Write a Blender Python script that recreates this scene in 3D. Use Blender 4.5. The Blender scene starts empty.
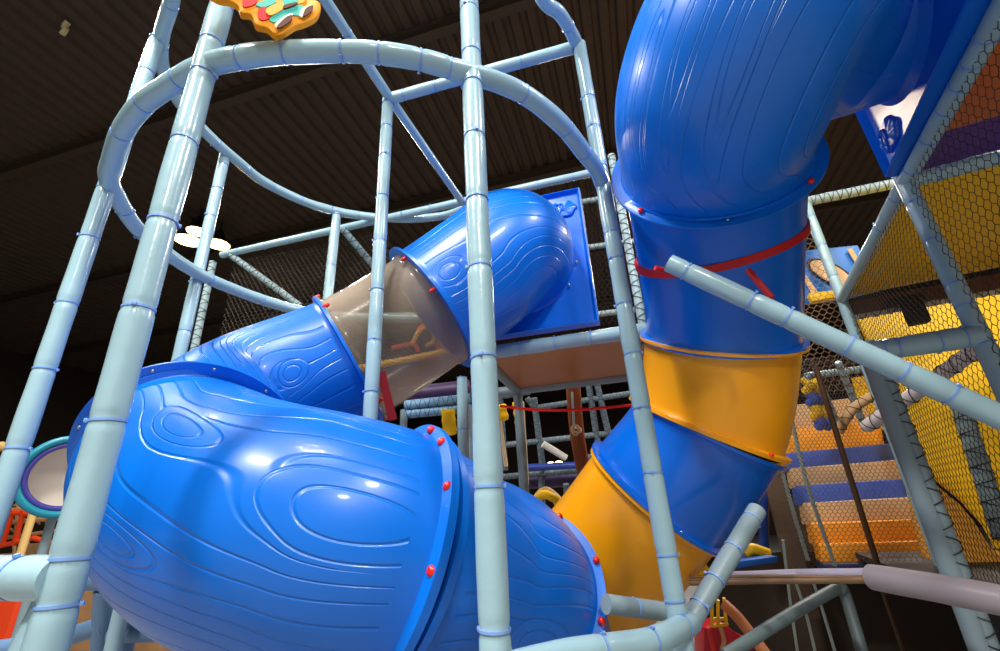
import bpy, bmesh, math, random
from mathutils import Vector, Matrix
random.seed(7)
C = bpy.context.scene.collection
# ------------------------------------------------------------------ camera
F = 460.0; VPX, VPY = 437.4, -780.0; EYE = 1.5
def _basis():
    up = Vector((VPX-500, -(VPY-325.5), -F)).normalized()
    fw = Vector((0, 0, -1)); Y = (fw-up*fw.dot(up)).normalized(); X = Y.cross(up)
    return X, Y, up
_X, _Y, _U = _basis()
RW = Matrix((_X, _Y, _U))            # camera vector -> world vector
CAM = Vector((0, 0, EYE))
cd = bpy.data.cameras.new('camera'); cam = bpy.data.objects.new('camera', cd); C.objects.link(cam)
cd.sensor_width = 36; cd.lens = F*36/1000; cd.clip_start = .02; cd.clip_end = 200
cam.matrix_world = Matrix.Translation(CAM) @ RW.to_4x4()
bpy.context.scene.camera = cam
def ray(x, y): return RW @ Vector((x-500, -(y-325.5), -F))
def W(x, y, dep): return CAM + ray(x, y)*(dep/F)              # measured point at a given distance along the view axis
def onz(x, y, z): r = ray(x, y); return CAM + r*((z-EYE)/r.z)  # measured point on a level
def ond(x, y, D): r = ray(x, y); return CAM + r*(D/math.hypot(r.x, r.y))
def pix(p):
    v = RW.transposed() @ (Vector(p)-CAM)
    return (500+F*v.x/-v.z, 325.5-F*v.y/-v.z) if v.z < -.01 else (1e6, 1e6)
YAW = math.radians(15)
U = Vector((math.sin(YAW), math.cos(YAW), 0)); V = Vector((math.cos(YAW), -math.sin(YAW), 0)); Z = Vector((0, 0, 1))
# ------------------------------------------------------------------ materials
def lin(c):
    return tuple(((v/255)/12.92 if v/255 <= .04045 else ((v/255+.055)/1.055)**2.4) for v in c)+(1,)
MATS = {}
def mat(name, rgb, rough=.4, coat=0, bump=0, bscale=30, metal=0, var=0, emit=None, spec=.5, alpha=1):
    if name in MATS: return MATS[name]
    m = bpy.data.materials.new(name); m.use_nodes = True; nt = m.node_tree; b = nt.nodes['Principled BSDF']
    b.inputs['Base Color'].default_value = lin(rgb); b.inputs['Roughness'].default_value = rough
    b.inputs['Metallic'].default_value = metal; b.inputs['Specular IOR Level'].default_value = spec
    b.inputs['Coat Weight'].default_value = coat; b.inputs['Coat Roughness'].default_value = .08
    b.inputs['Alpha'].default_value = alpha
    tc = nt.nodes.new('ShaderNodeTexCoord')
    if var:
        n = nt.nodes.new('ShaderNodeTexNoise'); n.inputs['Scale'].default_value = 5; n.inputs['Detail'].default_value = 5
        nt.links.new(tc.outputs['Object'], n.inputs['Vector'])
        mx = nt.nodes.new('ShaderNodeMix'); mx.data_type = 'RGBA'
        c = lin(rgb); mx.inputs[6].default_value = tuple(v*(1-var) for v in c[:3])+(1,)
        mx.inputs[7].default_value = tuple(min(1, v*(1+var)) for v in c[:3])+(1,)
        nt.links.new(n.outputs['Fac'], mx.inputs[0]); nt.links.new(mx.outputs[2], b.inputs['Base Color'])
    if bump:
        n = nt.nodes.new('ShaderNodeTexNoise'); n.inputs['Scale'].default_value = bscale; n.inputs['Detail'].default_value = 3
        nt.links.new(tc.outputs['Object'], n.inputs['Vector'])
        bp = nt.nodes.new('ShaderNodeBump'); bp.inputs['Strength'].default_value = 1; bp.inputs['Distance'].default_value = bump
        nt.links.new(n.outputs['Fac'], bp.inputs['Height']); nt.links.new(bp.outputs['Normal'], b.inputs['Normal'])
        nt.links.new(bp.outputs['Normal'], b.inputs['Coat Normal'])
    if emit:
        b.inputs['Emission Color'].default_value = lin(rgb); b.inputs['Emission Strength'].default_value = emit
    MATS[name] = m; return m
def grain_mat(name, rgb, knots=(), rough=.33, sp=.078, shear=0, depth=.004):
    """moulded plastic with wood-grain grooves that flow round oval knots; gt / gv are metres along and around the tube"""
    m = mat(name, rgb, rough, coat=.12, spec=.45); nt = m.node_tree; b = nt.nodes['Principled BSDF']
    def A(nm): n = nt.nodes.new('ShaderNodeAttribute'); n.attribute_name = nm; return n.outputs['Fac']
    def M(op, x, y=None, z=None):
        n = nt.nodes.new('ShaderNodeMath'); n.operation = op
        for i, v in enumerate((x, y, z)):
            if v is None: continue
            if isinstance(v, (int, float)): n.inputs[i].default_value = v
            else: nt.links.new(v, n.inputs[i])
        return n.outputs[0]
    t, v, e = A('gt'), A('gv'), A('ge')
    v = M('SUBTRACT', v, M('MULTIPLY', t, shear)); knots = [(a, b_-a*shear, c, d) for a, b_, c, d in knots]
    cx = nt.nodes.new('ShaderNodeCombineXYZ'); nt.links.new(t, cx.inputs[0]); nt.links.new(v, cx.inputs[1])
    mp = nt.nodes.new('ShaderNodeMapping'); mp.inputs['Scale'].default_value = (1.3, 3.0, 1); nt.links.new(cx.outputs[0], mp.inputs[0])
    no = nt.nodes.new('ShaderNodeTexNoise'); no.inputs['Scale'].default_value = 1; no.inputs['Detail'].default_value = .5; nt.links.new(mp.outputs[0], no.inputs['Vector'])
    w = M('MULTIPLY', M('SUBTRACT', no.outputs['Fac'], .5), .34)
    vv = M('ADD', v, w)
    Fv = vv; inside = None; ring = None
    for (kt, kv, su, sv) in knots:
        dt = M('DIVIDE', M('SUBTRACT', t, kt), su); dv_ = M('SUBTRACT', v, kv); dv = M('DIVIDE', dv_, sv)
        d2 = M('ADD', M('MULTIPLY', dt, dt), M('MULTIPLY', dv, dv)); d = M('SQRT', d2)
        k = M('DIVIDE', 1, M('MAXIMUM', d2, 1))
        Fv = M('SUBTRACT', Fv, M('MULTIPLY', dv_, k))
        # nested ovals, a little more tightly set towards one end
        d_in = M('ADD', d, M('MULTIPLY', dt, .10))
        g = M('ABSOLUTE', M('SUBTRACT', M('FRACT', M('ADD', M('MULTIPLY', d_in, 2.6), .15)), .5))
        g = M('MULTIPLY', g, (su+sv)/2/2.6)
        g = M('ADD', g, M('MULTIPLY', M('LESS_THAN', d_in, .2), 1))
        ins = M('LESS_THAN', d, 1.02)
        ring = M('MULTIPLY', g, ins) if ring is None else M('ADD', ring, M('MULTIPLY', g, ins))
        inside = ins if inside is None else M('MAXIMUM', inside, ins)
    fr = M('MULTIPLY', M('ABSOLUTE', M('SUBTRACT', M('FRACT', M('DIVIDE', Fv, sp)), .5)), sp)
    if inside is not None: fr = M('ADD', M('MULTIPLY', fr, M('SUBTRACT', 1, inside)), ring)
    fr = M('ADD', fr, M('MULTIPLY', e, .2))
    mr = nt.nodes.new('ShaderNodeMapRange'); mr.interpolation_type = 'SMOOTHSTEP'
    nt.links.new(fr, mr.inputs[0]); mr.inputs[1].default_value = 0; mr.inputs[2].default_value = .0075
    bp = nt.nodes.new('ShaderNodeBump'); bp.inputs['Strength'].default_value = 1; bp.inputs['Distance'].default_value = depth
    nt.links.new(mr.outputs[0], bp.inputs['Height']); nt.links.new(bp.outputs['Normal'], b.inputs['Normal'])
    nt.links.new(bp.outputs['Normal'], b.inputs['Coat Normal'])
    return m
PAD = mat('padding_vinyl', (150, 186, 200), .26, coat=.3, bump=.0012, bscale=26, var=.06)
TIE = mat('tie_plastic', (120, 160, 224), .35)
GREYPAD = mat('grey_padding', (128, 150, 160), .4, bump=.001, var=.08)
BLUEC = (0, 108, 218); BLUE = 'grain'
BLUEP = mat('slide_blue_plain', (0, 104, 220), .26, coat=.1, bump=.0005, bscale=9)
YEL = mat('slide_yellow', (246, 166, 6), .3, coat=.15, bump=.0005, bscale=9)
YELF = mat('foam_yellow', (255, 198, 0), .5, var=.08)
RED = mat('bolt_cap_red', (226, 22, 16), .28, coat=.3)
REDW = mat('red_webbing', (196, 14, 18), .6)
STEEL = mat('steel_bolt', (176, 178, 176), .3, metal=1)
CORD = mat('net_cord_dark', (46, 42, 46), .7)
CORDL = mat('net_cord_pale', (150, 160, 160), .7)
ROPE = mat('rope_pale', (178, 200, 196), .7)
DARK = mat('black_rubber', (22, 20, 20), .6)
PURP = mat('purple_panel', (82, 44, 130), .5)
ORNG = mat('orange_brown_panel', (186, 96, 42), .5, var=.1)
BEIGE = mat('foam_beige', (206, 166, 118), .6, var=.06)
SBLUE = mat('foam_blue', (62, 92, 186), .5)
BROWNP = mat('brown_netted_foam', (136, 66, 26), .7, bump=.004, bscale=60, var=.2)
CREAM = mat('cream_pipe', (206, 170, 120), .5, var=.1)
ORANGE = mat('orange_mesh', (240, 70, 20), .5)
# ------------------------------------------------------------------ mesh helpers
def link(name, bm, m, parent=None, smooth=True, edge=40):
    me = bpy.data.meshes.new(name); bm.to_mesh(me); bm.free()
    for mm in (m if isinstance(m, (list, tuple)) else [m]): me.materials.append(mm)
    o = bpy.data.objects.new(name, me); C.objects.link(o)
    if smooth:
        for p in me.polygons: p.use_smooth = True
        try: me.set_sharp_from_angle(angle=math.radians(edge))
        except Exception: pass
    if parent is not None:
        o.parent = parent; o.matrix_parent_inverse = Matrix.Translation(-parent.location)
    return o
def tag(o, label=None, cat=None, group=None, kind=None):
    if label: o['label'] = label
    if cat: o['category'] = cat
    if group: o['group'] = group
    if kind: o['kind'] = kind
    return o
def thing(name, label, cat, loc=(0, 0, 0), group=None):
    o = bpy.data.objects.new(name, None); C.objects.link(o); o.location = Vector(loc)
    o.empty_display_size = .1
    return tag(o, label, cat, group)
def catmull(P, n=12, closed=False):
    P = [Vector(p) for p in P]; out = []; N = len(P)
    rng = N if closed else N-1
    for i in range(rng):
        if closed: a, b, c, d = P[i-1], P[i], P[(i+1) % N], P[(i+2) % N]
        else:
            b, c = P[i], P[i+1]; a = P[i-1] if i else b*2-c; d = P[i+2] if i+2 < N else c*2-b
        # centripetal-ish uniform
        for k in range(n):
            t = k/n
            out.append(.5*((2*b)+(c-a)*t+(2*a-5*b+4*c-d)*t*t+(3*b-a-3*c+d)*t**3))
    if not closed: out.append(P[-1].copy())
    return out
def arclen(P):
    s = [0]
    for i in range(1, len(P)): s.append(s[-1]+(P[i]-P[i-1]).length)
    return s
def resample(P, step):
    s = arclen(P); L = s[-1]; n = max(1, int(round(L/step))); out = []; j = 0
    for i in range(n+1):
        t = L*i/n
        while j < len(s)-2 and s[j+1] < t: j += 1
        k = (t-s[j])/max(1e-9, s[j+1]-s[j]); out.append(P[j].lerp(P[j+1], min(1, max(0, k))))
    return out
def at_s(P, s, t):
    t = min(max(t, 0), s[-1])
    for j in range(len(s)-1):
        if s[j+1] >= t-1e-9:
            k = (t-s[j])/max(1e-9, s[j+1]-s[j]); return P[j].lerp(P[j+1], k)
    return P[-1]
def tangents(P):
    n = len(P); T = []
    for i in range(n):
        T.append((P[min(n-1, i+1)]-P[max(0, i-1)]).normalized())
    return T
def perp(t):
    a = Z if abs(t.z) < .9 else Vector((1, 0, 0))
    return (a-t*a.dot(t)).normalized()
def sweep(bm, P, R, n=14, cap=True, mi=0):
    """tube along P; R number or list"""
    T = tangents(P); nrm = perp(T[0]); rings = []
    for i, p in enumerate(P):
        nrm = (nrm-T[i]*nrm.dot(T[i])).normalized(); b = T[i].cross(nrm)
        r = R[i] if isinstance(R, (list, tuple)) else R
        rings.append([bm.verts.new(p+(nrm*math.cos(a)+b*math.sin(a))*r) for a in [2*math.pi*k/n for k in range(n)]])
    for i in range(len(rings)-1):
        A, B = rings[i], rings[i+1]
        for k in range(n):
            f = bm.faces.new((A[k], A[(k+1) % n], B[(k+1) % n], B[k])); f.material_index = mi
    if cap:
        bm.faces.new(rings[0][::-1]).material_index = mi; bm.faces.new(rings[-1]).material_index = mi
    return bm
def box(bm, c, ax, ay, az, sx, sy, sz, bevel=0, mi=0):
    c = Vector(c); vs = []
    for i in (-1, 1):
        for j in (-1, 1):
            for k in (-1, 1): vs.append(bm.verts.new(c+ax*(i*sx/2)+ay*(j*sy/2)+az*(k*sz/2)))
    fs = [(0, 1, 3, 2), (4, 6, 7, 5), (0, 4, 5, 1), (2, 3, 7, 6), (0, 2, 6, 4), (1, 5, 7, 3)]
    F_ = [bm.faces.new([vs[q] for q in f]) for f in fs]
    for f in F_: f.material_index = mi
    if bevel:
        es = list({e for f in F_ for e in f.edges})
        bmesh.ops.bevel(bm, geom=es, offset=bevel, segments=2, affect='EDGES', profile=.6)
    return bm
def dome(bm, c, ax, r, h, seg=10):
    """rounded cap on axis ax"""
    n = perp(ax); b = ax.cross(n); rings = []
    prof = [(r, 0), (r, h*.35), (r*.92, h*.65), (r*.65, h*.9), (r*.3, h)]
    for pr, ph in prof:
        rings.append([bm.verts.new(c+ax*ph+(n*math.cos(a)+b*math.sin(a))*pr) for a in [2*math.pi*k/seg for k in range(seg)]])
    for i in range(len(rings)-1):
        for k in range(seg): bm.faces.new((rings[i][k], rings[i][(k+1) % seg], rings[i+1][(k+1) % seg], rings[i+1][k]))
    bm.faces.new(rings[-1]); bm.faces.new(rings[0][::-1])
# ------------------------------------------------------------------ padded pipes
PR = .0415
def padded(name, P, parent, ties=None, spacing=.27, r=PR, m=None, ties_px=None, label=None, straight=False, nties=True, tm=None):
    """foam-padded pipe with zip ties pinching it"""
    P = [Vector(p) for p in P]; P = resample(P, .02); s = arclen(P); L = s[-1]
    tl = []
    if nties:
        if ties_px:
            for (x, y) in ties_px:
                best = min(range(len(P)), key=lambda i: (pix(P[i])[0]-x)**2+(pix(P[i])[1]-y)**2); tl.append(s[best])
        else:
            k = spacing*.5+random.random()*.05
            while k < L-.03: tl.append(k); k += spacing*(.85+.3*random.random())
    R = []
    ph = random.random()*9
    for i, q in enumerate(s):
        v = 1+.018*math.sin(q*9+ph)+.012*math.sin(q*23+ph*2)
        for t in tl: v -= .1*math.exp(-((q-t)/.012)**2)
        R.append(r*v)
    # rounded ends
    bm = bmesh.new(); sweep(bm, P, R, 18)
    o = link(name, bm, m or PAD, parent)
    if label: o['label'] = label
    T = tangents(P)
    for t in tl:
        i = min(range(len(s)), key=lambda k: abs(s[k]-t)); c = P[i]; tt = T[i]
        n = perp(tt); b = tt.cross(n); rr = r*.955; bm = bmesh.new()
        tilt = (random.random()-.5)*.14
        loop = [c+(n*math.cos(a)+b*math.sin(a))*rr+tt*(tilt*rr*math.cos(a+ph)) for a in [2*math.pi*k/20 for k in range(20)]]
        vs = []
        for k, p in enumerate(loop):
            d = (p-c).normalized()
            vs.append([bm.verts.new(p+tt*x+d*y) for x, y in ((-.0035, -.002), (-.0035, .0022), (.0035, .0022), (.0035, -.002))])
        for k in range(20):
            A, B = vs[k], vs[(k+1) % 20]
            for q in range(4): bm.faces.new((A[q], A[(q+1) % 4], B[(q+1) % 4], B[q]))
        a = random.random()*6.28; d = (n*math.cos(a)+b*math.sin(a)); side = tt.cross(d)
        box(bm, c+d*(rr+.006), tt, d, side, .011, .008, .012, .001)
        bmesh.ops.recalc_face_normals(bm, faces=bm.faces)
        link('zip_tie', bm, tm or TIE, o)
    return o
# ------------------------------------------------------------------ nets
def net(name, c00, c10, c11, c01, cell=.05, r=.0016, m=None, label='', sag=.02, kind='hex'):
    """knotted net between four corners, real cords"""
    c00, c10, c11, c01 = map(Vector, (c00, c10, c11, c01))
    lu = ((c10-c00).length+(c11-c01).length)/2; lv = ((c01-c00).length+(c11-c10).length)/2
    nu = max(2, int(lu/cell)); nv = max(2, int(lv/(cell*.75))); nrm = (c10-c00).cross(c01-c00).normalized()
    def P(u, v):
        a = c00.lerp(c10, u); b = c01.lerp(c11, u); p = a.lerp(b, v)
        return p+nrm*(sag*math.sin(u*7)*math.sin(math.pi*v)+.3*sag*math.sin(v*9+u*5))
    bm = bmesh.new()
    def seg(a, b):
        t = (b-a); 
        if t.length < 1e-6: return
        t = t.normalized(); n = perp(t); q = t.cross(n); A = []; B = []
        for k in range(3):
            w = n*math.cos(k*2.094)+q*math.sin(k*2.094); A.append(bm.verts.new(a+w*r)); B.append(bm.verts.new(b+w*r))
        for k in range(3): bm.faces.new((A[k], A[(k+1) % 3], B[(k+1) % 3], B[k]))
    for j in range(nv):
        for i in range(nu+1):
            off = .5 if j % 2 else 0
            u = (i+off)/nu
            if u > 1: continue
            v = j/nv; v2 = (j+.45)/nv
            a = P(u, v); b = P(u, v2); seg(a, b)
            for du in (-.5, .5):
                u2 = u+du/nu
                if 0 <= u2 <= 1 and j+1 <= nv: seg(b, P(u2, (j+1)/nv))
    o = link(name, bm, m or CORD, None)
    return tag(o, label, 'net')
# =================================================================== ROOM
def structure(name, bm, m, smooth=False):
    o = link(name, bm, m, None, smooth); o['kind'] = 'structure'; return o
CEILM = mat('ceiling_deck', (70, 57, 45), .75, var=.2)
BEAMM = mat('ceiling_beam', (66, 54, 43), .7)
WALLM = mat('dark_wall', (52, 40, 32), .85, var=.3)
FLOORM = mat('carpet', (136, 134, 132), .9, var=.2)
WALLF = mat('pale_wall', (150, 144, 136), .8, var=.05)
CZ = 7.6
def UV(u, v, z): return U*u+V*v+Z*z
u0, u1, v0, v1 = -9, 27, -20, 20
bm = bmesh.new(); box(bm, UV((u0+u1)/2, (v0+v1)/2, -.05), U, V, Z, u1-u0, v1-v0, .1); structure('floor', bm, FLOORM)
for nm, c, a, b, sa in (('wall_back', UV(u1+.05, 0, CZ/2), U, V, v1-v0), ('wall_front', UV(u0-.05, 0, CZ/2), U, V, v1-v0),
                        ('wall_left', UV((u0+u1)/2, v0-.05, CZ/2), V, U, u1-u0), ('wall_right', UV((u0+u1)/2, v1+.05, CZ/2), V, U, u1-u0)):
    bm = bmesh.new(); box(bm, c, a, b, Z, .1, sa, CZ+.3); structure(nm, bm, WALLF if nm == 'wall_front' else WALLM)
# corrugated deck: ribs run along U
bm = bmesh.new(); v = v0; prof = []
while v < v1:
    prof += [(v, 0), (v+.085, 0), (v+.115, .055), (v+.175, .055), (v+.205, 0)]; v += .23
A = [bm.verts.new(UV(u0, x, CZ+h)) for x, h in prof]; B = [bm.verts.new(UV(u1, x, CZ+h)) for x, h in prof]
for i in range(len(prof)-1): bm.faces.new((A[i], A[i+1], B[i+1], B[i]))
structure('ceiling', bm, CEILM)
for k, u in enumerate((-2.6, .6, 3.8, 7.0, 10.2, 13.4, 16.6, 19.8, 23)):
    bm = bmesh.new(); box(bm, UV(u, 0, CZ-.02), U, V, Z, .13, v1-v0, .02); box(bm, UV(u, 0, CZ-.11), U, V, Z, .012, v1-v0, .18)
    box(bm, UV(u, 0, CZ-.2), U, V, Z, .13, v1-v0, .015); structure('trim_%d' % (k+1), bm, BEAMM)
# =================================================================== TOWER FRAME
tower = thing('tower_frame', 'round climbing tower frame of light blue padded posts and curved ring rails in front', 'climbing frame', (-.74, 2.5, 0))
Z1, Z2 = 3.2, 4.327
p1 = onz(107, 187, Z1); p2 = onz(206, 64, Z1); p3 = onz(472, 74, Z1); p4 = onz(603, 183, Z1)
def vert(p, z0, z1): return [Vector((p.x, p.y, z0)), Vector((p.x, p.y, z1))]
padded('post', vert(p1, 0, Z2), tower, ties_px=[(96, 240), (60, 303), (40, 368), (10, 446), (107, 190), (150, 73), (160, 37)])
padded('post', vert(p2, 0, 5.2), tower, r=.0435, ties_px=[(218, 5), (212, 44), (207, 75), (187, 143), (164, 220), (138, 309), (103, 423), (68, 556), (62, 606)])
padded('post', vert(p3, 0, 5.2), tower, ties_px=[(470, 10), (471, 54), (473, 84), (474, 136), (476, 198), (479, 268), (481, 358), (484, 486), (490, 630)])
padded('post', vert(p4, 0, Z2), tower, ties_px=[(584, 99), (590, 130), (598, 170), (608, 233), (614, 260), (624, 303), (633, 352), (644, 408), (656, 474), (671, 553), (678, 597)])
low = [(603, 185), (597, 170), (585, 154), (562, 125), (528, 97), (494, 81), (455, 70), (421, 60), (377, 53), (324, 51.5), (259, 55), (205, 66), (167, 87), (141, 106), (121, 134), (112, 160), (109, 180), (123, 208), (138, 229), (160, 248), (182, 264), (209, 279), (251, 296), (293, 309), (335, 316), (385, 318), (440, 318), (490, 312)]
ringp = catmull([onz(x, y, Z1) for x, y in low], 4)
padded('ring_rail', ringp, tower, ties_px=[(585, 152), (565, 128), (522, 96), (448, 70), (420, 61), (378, 54), (341, 53), (285, 53), (240, 56), (180, 78), (142, 103), (120, 133), (125, 208), (140, 232), (210, 281), (262, 300)], r=.043)
cc = Vector((-.72, 2.53, Z2))
upl = [onz(579, 50, Z2), onz(572, 34, Z2), onz(559, 13, Z2), onz(543, 0, Z2)]
for a in (-48, -68, -90, -112, -135): upl.append(cc+Vector((math.cos(math.radians(a)), math.sin(math.radians(a)), 0))*1.37)
upl += [onz(x, y, Z2) for x, y in [(172, 0), (161, 40), (164, 72), (180, 103), (209, 136), (241, 164), (264, 182), (298, 199), (324, 208), (356, 215), (403, 219), (442, 216), (470, 207)]]
padded('ring_rail', catmull(upl, 5), tower, spacing=.3, r=.041)
# lower ring, mostly below the frame
z0r = 1.08
j0 = onz(690, 622, z0r)
r0 = [j0, onz(672, 633, z0r), onz(648, 642, z0r), onz(610, 647, z0r), onz(560, 655, z0r), onz(500, 672, z0r), onz(420, 700, z0r)]
padded('ring_rail', catmull(r0, 5), tower, ties_px=[(692, 622), (683, 628), (651, 639), (604, 647)], r=.043)
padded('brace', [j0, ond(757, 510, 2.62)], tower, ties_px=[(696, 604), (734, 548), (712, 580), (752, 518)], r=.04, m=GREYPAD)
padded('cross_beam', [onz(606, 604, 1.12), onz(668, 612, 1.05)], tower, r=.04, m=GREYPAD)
# straight beams of the upper level
padded('cross_beam', [onz(389, 99, Z2), onz(572, 48, Z2)], tower, ties_px=[(404, 95), (435, 86), (522, 60)], r=.04)
padded('cross_beam', [onz(320, -8, Z2), onz(389, 97, Z2), onz(463, 203, Z2)], tower, ties_px=[(345, 35)], r=.034)
padded('cross_beam', [onz(222, 255, Z2), onz(600, 171, Z2)], tower, spacing=.33, r=.038)
p5 = onz(388, 100, Z2); p6 = onz(337, 212, Z2); p7 = onz(225, 155, Z2)
padded('post', vert(p5, 0, Z2), tower, ties_px=[(388, 104), (386, 128), (385, 155), (384, 198), (380, 240), (376, 291), (372, 340), (368, 390)], r=.04)
padded('post', vert(p6, Z1, Z2), tower, ties_px=[(337, 215), (331, 265)], r=.042)
padded('post', vert(p7, 0, Z2), tower, ties_px=[(222, 165), (218, 190), (208, 215), (190, 280), (178, 330)], r=.04)
# beams at the left of the nearest post
a = ond(58, 578, 1.66); b = a+Vector((-.95, -.12, -.01))*1.0
padded('cross_beam', [a, ond(-60, 577, 1.95)], tower, ties_px=[(18, 580)], r=.05)
padded('brace', [ond(56, 598, 1.72), ond(22, 668, 1.72)], tower, r=.042, nties=False)
# =================================================================== TUBE SLIDES
def tube_section(name, path, R, parent, m, ref, fl0=True, fl1=True, knots=(), n=72, lip=.045, lip0=None, lip1=None, shear=0, gsp=.078, gdep=.003, gr=True, label=None, barrel=0.0, wall=.012, flat=.02):
    """one moulded section: shell with a flange lip at either end, wood-grain grooves as attributes"""
    P = resample(path, .02); s = arclen(P); L = s[-1]; lip0 = lip0 or lip-.008; lip1 = lip1 or lip
    st = [(t, R*(1+barrel*math.sin(math.pi*t/L))) for t in [L*i/max(8, int(L/.014)) for i in range(max(8, int(L/.014))+1)]]
    prof = []
    if fl0: prof += [(0, R-wall), (0, R+lip0), (.018, R+lip0), (.024, R+.006)]
    else: prof += [(0, R)]
    prof += [q for q in st if .03 < q[0] < L-.03]
    if fl1: prof += [(L-.024, R+.006), (L-.018, R+lip1), (L, R+lip1), (L, R-wall)]
    else: prof += [(L, R)]
    inner = [(t, R-wall) for t in [L*i/12 for i in range(12, -1, -1)]]
    bm = bmesh.new(); lg = bm.verts.layers.float.new('gt'); lq = bm.verts.layers.float.new('gv'); le = bm.verts.layers.float.new('ge')
    T = tangents(P)
    kk = []
    for kn in knots:
        if True:                              # located by where the knot sits on the tube
            best = None
            for ti in range(1, 40):
                t_ = L*ti/40; c_ = at_s(P, s, t_); tt = T[min(len(T)-1, int(round(t_/L*(len(T)-1))))]
                nn = (ref-tt*ref.dot(tt)).normalized(); b = tt.cross(nn)
                for k in range(72):
                    a = -math.pi+2*math.pi*k/72; d_ = nn*math.cos(a)+b*math.sin(a); p_ = c_+d_*R
                    if d_.dot(CAM-p_) <= 0: continue
                    q = pix(p_); e = (q[0]-kn[0])**2+(q[1]-kn[1])**2
                    if best is None or e < best[0]: best = (e, t_, a*R)
            kk.append((best[1], best[2])+tuple(kn[2:]))
    knots = kk
    rings = []
    for part, pr in (('o', prof), ('i', inner)):
        for (t, r) in pr:
            c = at_s(P, s, t); tt = at_s(T, s, t).normalized()
            nn = (ref-tt*ref.dot(tt)).normalized(); b = tt.cross(nn); row = []
            for k in range(n+1):
                a = -math.pi+2*math.pi*k/n; vtx = bm.verts.new(c+(nn*math.cos(a)+b*math.sin(a))*r)
                vtx[lg] = t; vtx[lq] = a*R; vtx[le] = 0.0 if (part == 'o' and .05 < t < L-.05) else 1.0
                row.append(vtx)
            rings.append(row)
    for i in range(len(rings)-1):
        for k in range(n): bm.faces.new((rings[i][k], rings[i][k+1], rings[i+1][k+1], rings[i+1][k]))
    A, B = rings[-1], rings[0]
    for k in range(n): bm.faces.new((A[k], A[k+1], B[k+1], B[k]))
    bmesh.ops.recalc_face_normals(bm, faces=bm.faces)
    if m == 'grain': m = grain_mat('slide_blue_grain_%d' % len(MATS), BLUEC, [k[:4] for k in knots], shear=shear, sp=gsp, depth=gdep)
    o = link(name, bm, m, parent, True, 50)
    if label: o['label'] = label
    return o, P, T
def bolts(o, c, ax, ref, R, angles, m=None, out=None, r=.017, h=.02, name='bolt_cap', label=None):
    """bolts on the flange face at the given angles from ref (degrees)"""
    nn = (ref-ax*ref.dot(ax)).normalized(); b = ax.cross(nn)
    for a in angles:
        a = math.radians(a); d = nn*math.cos(a)+b*math.sin(a); bm = bmesh.new()
        dome(bm, c+d*R, ax if out is None else out, r, h, 12)
        bmesh.ops.recalc_face_normals(bm, faces=bm.faces)
        q = link(name, bm, m or RED, o)
TR = .435
def slide_panel(name, c, nrm, w, h, R, parent, m, emblem=True, holes=True):  # emblem: corner signs
    """square moulded panel with a rounded rim and a round opening"""
    side = Z.cross(nrm).normalized(); bm = bmesh.new(); n = 64
    def sq(a, hw, hh):
        x, y = math.cos(a), math.sin(a); k = min(hw/max(1e-6, abs(x)), hh/max(1e-6, abs(y))); return x*k, y*k
    prof = [(0, -.02, 1), (0, .0, 1), (0, .055, .99), (.0, .06, .975), (0, .022, .94), (.5, .02, 0), (1, .024, 0), (1, .06, 0), (1, -.02, 0)]
    rings = []
    angs = sorted(set([2*math.pi*k/n for k in range(n)]+[math.atan2(sy*h, sx*w) % (2*math.pi) for sx in (1, -1) for sy in (1, -1)]))
    for (f, dz, k) in prof:
        row = []
        for a in angs:
            sx, sy = sq(a, w/2, h/2)
            if f == 0: x, y = sx*k, sy*k
            elif f == 1: x, y = math.cos(a)*(R+(.03 if dz < .05 else .0)), math.sin(a)*(R+(.03 if dz < .05 else .0))
            else:
                x = sx*.94*.35+math.cos(a)*(R+.06)*.65; y = sy*.94*.35+math.sin(a)*(R+.06)*.65
            row.append(bm.verts.new(c+side*x+Z*y+nrm*dz))
        rings.append(row)
    N = len(angs)
    for i in range(len(rings)):
        A, B = rings[i], rings[(i+1) % len(rings)]
        for k in range(N): bm.faces.new((A[k], A[(k+1) % N], B[(k+1) % N], B[k]))
    bmesh.ops.recalc_face_normals(bm, faces=bm.faces)
    pan = link(name, bm, m, parent, True, 35)
    if emblem:
        sx, sy = emblem; cc_ = c+side*(sx*w*.36)+Z*(sy*h*.36)
        bm = bmesh.new(); prof = [(1, .02), (.97, .034), (.9, .04), (0, .042)]; rows = []
        for k, dz in prof:
            rows.append([bm.verts.new(cc_+(side*(math.cos(a)*.115)+Z*(math.sin(a)*.085))*max(k, .001)*(1+.07*math.cos(6*a))+nrm*dz) for a in [2*math.pi*q/48 for q in range(48)]])
        for i in range(3):
            for q in range(48): bm.faces.new((rows[i][q], rows[i][(q+1) % 48], rows[i+1][(q+1) % 48], rows[i+1][q]))
        for pts in (((-.08, .05), (-.05, .02), (-.07, -.01), (-.04, -.04), (-.02, -.01), (-.03, .04), (-.08, .05)), ((-.075, -.045), (-.05, -.07), (-.03, -.05), (-.055, -.035), (-.075, -.045)), ((-.02, .05), (.0, .03), (.0, -.02))):
            sweep(bm, catmull([cc_+side*x+Z*y+nrm*.044 for x, y in pts], 5), .009, 8)
        bmesh.ops.recalc_face_normals(bm, faces=bm.faces); link('raised_emblem', bm, m, pan)
    return pan, side
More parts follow.
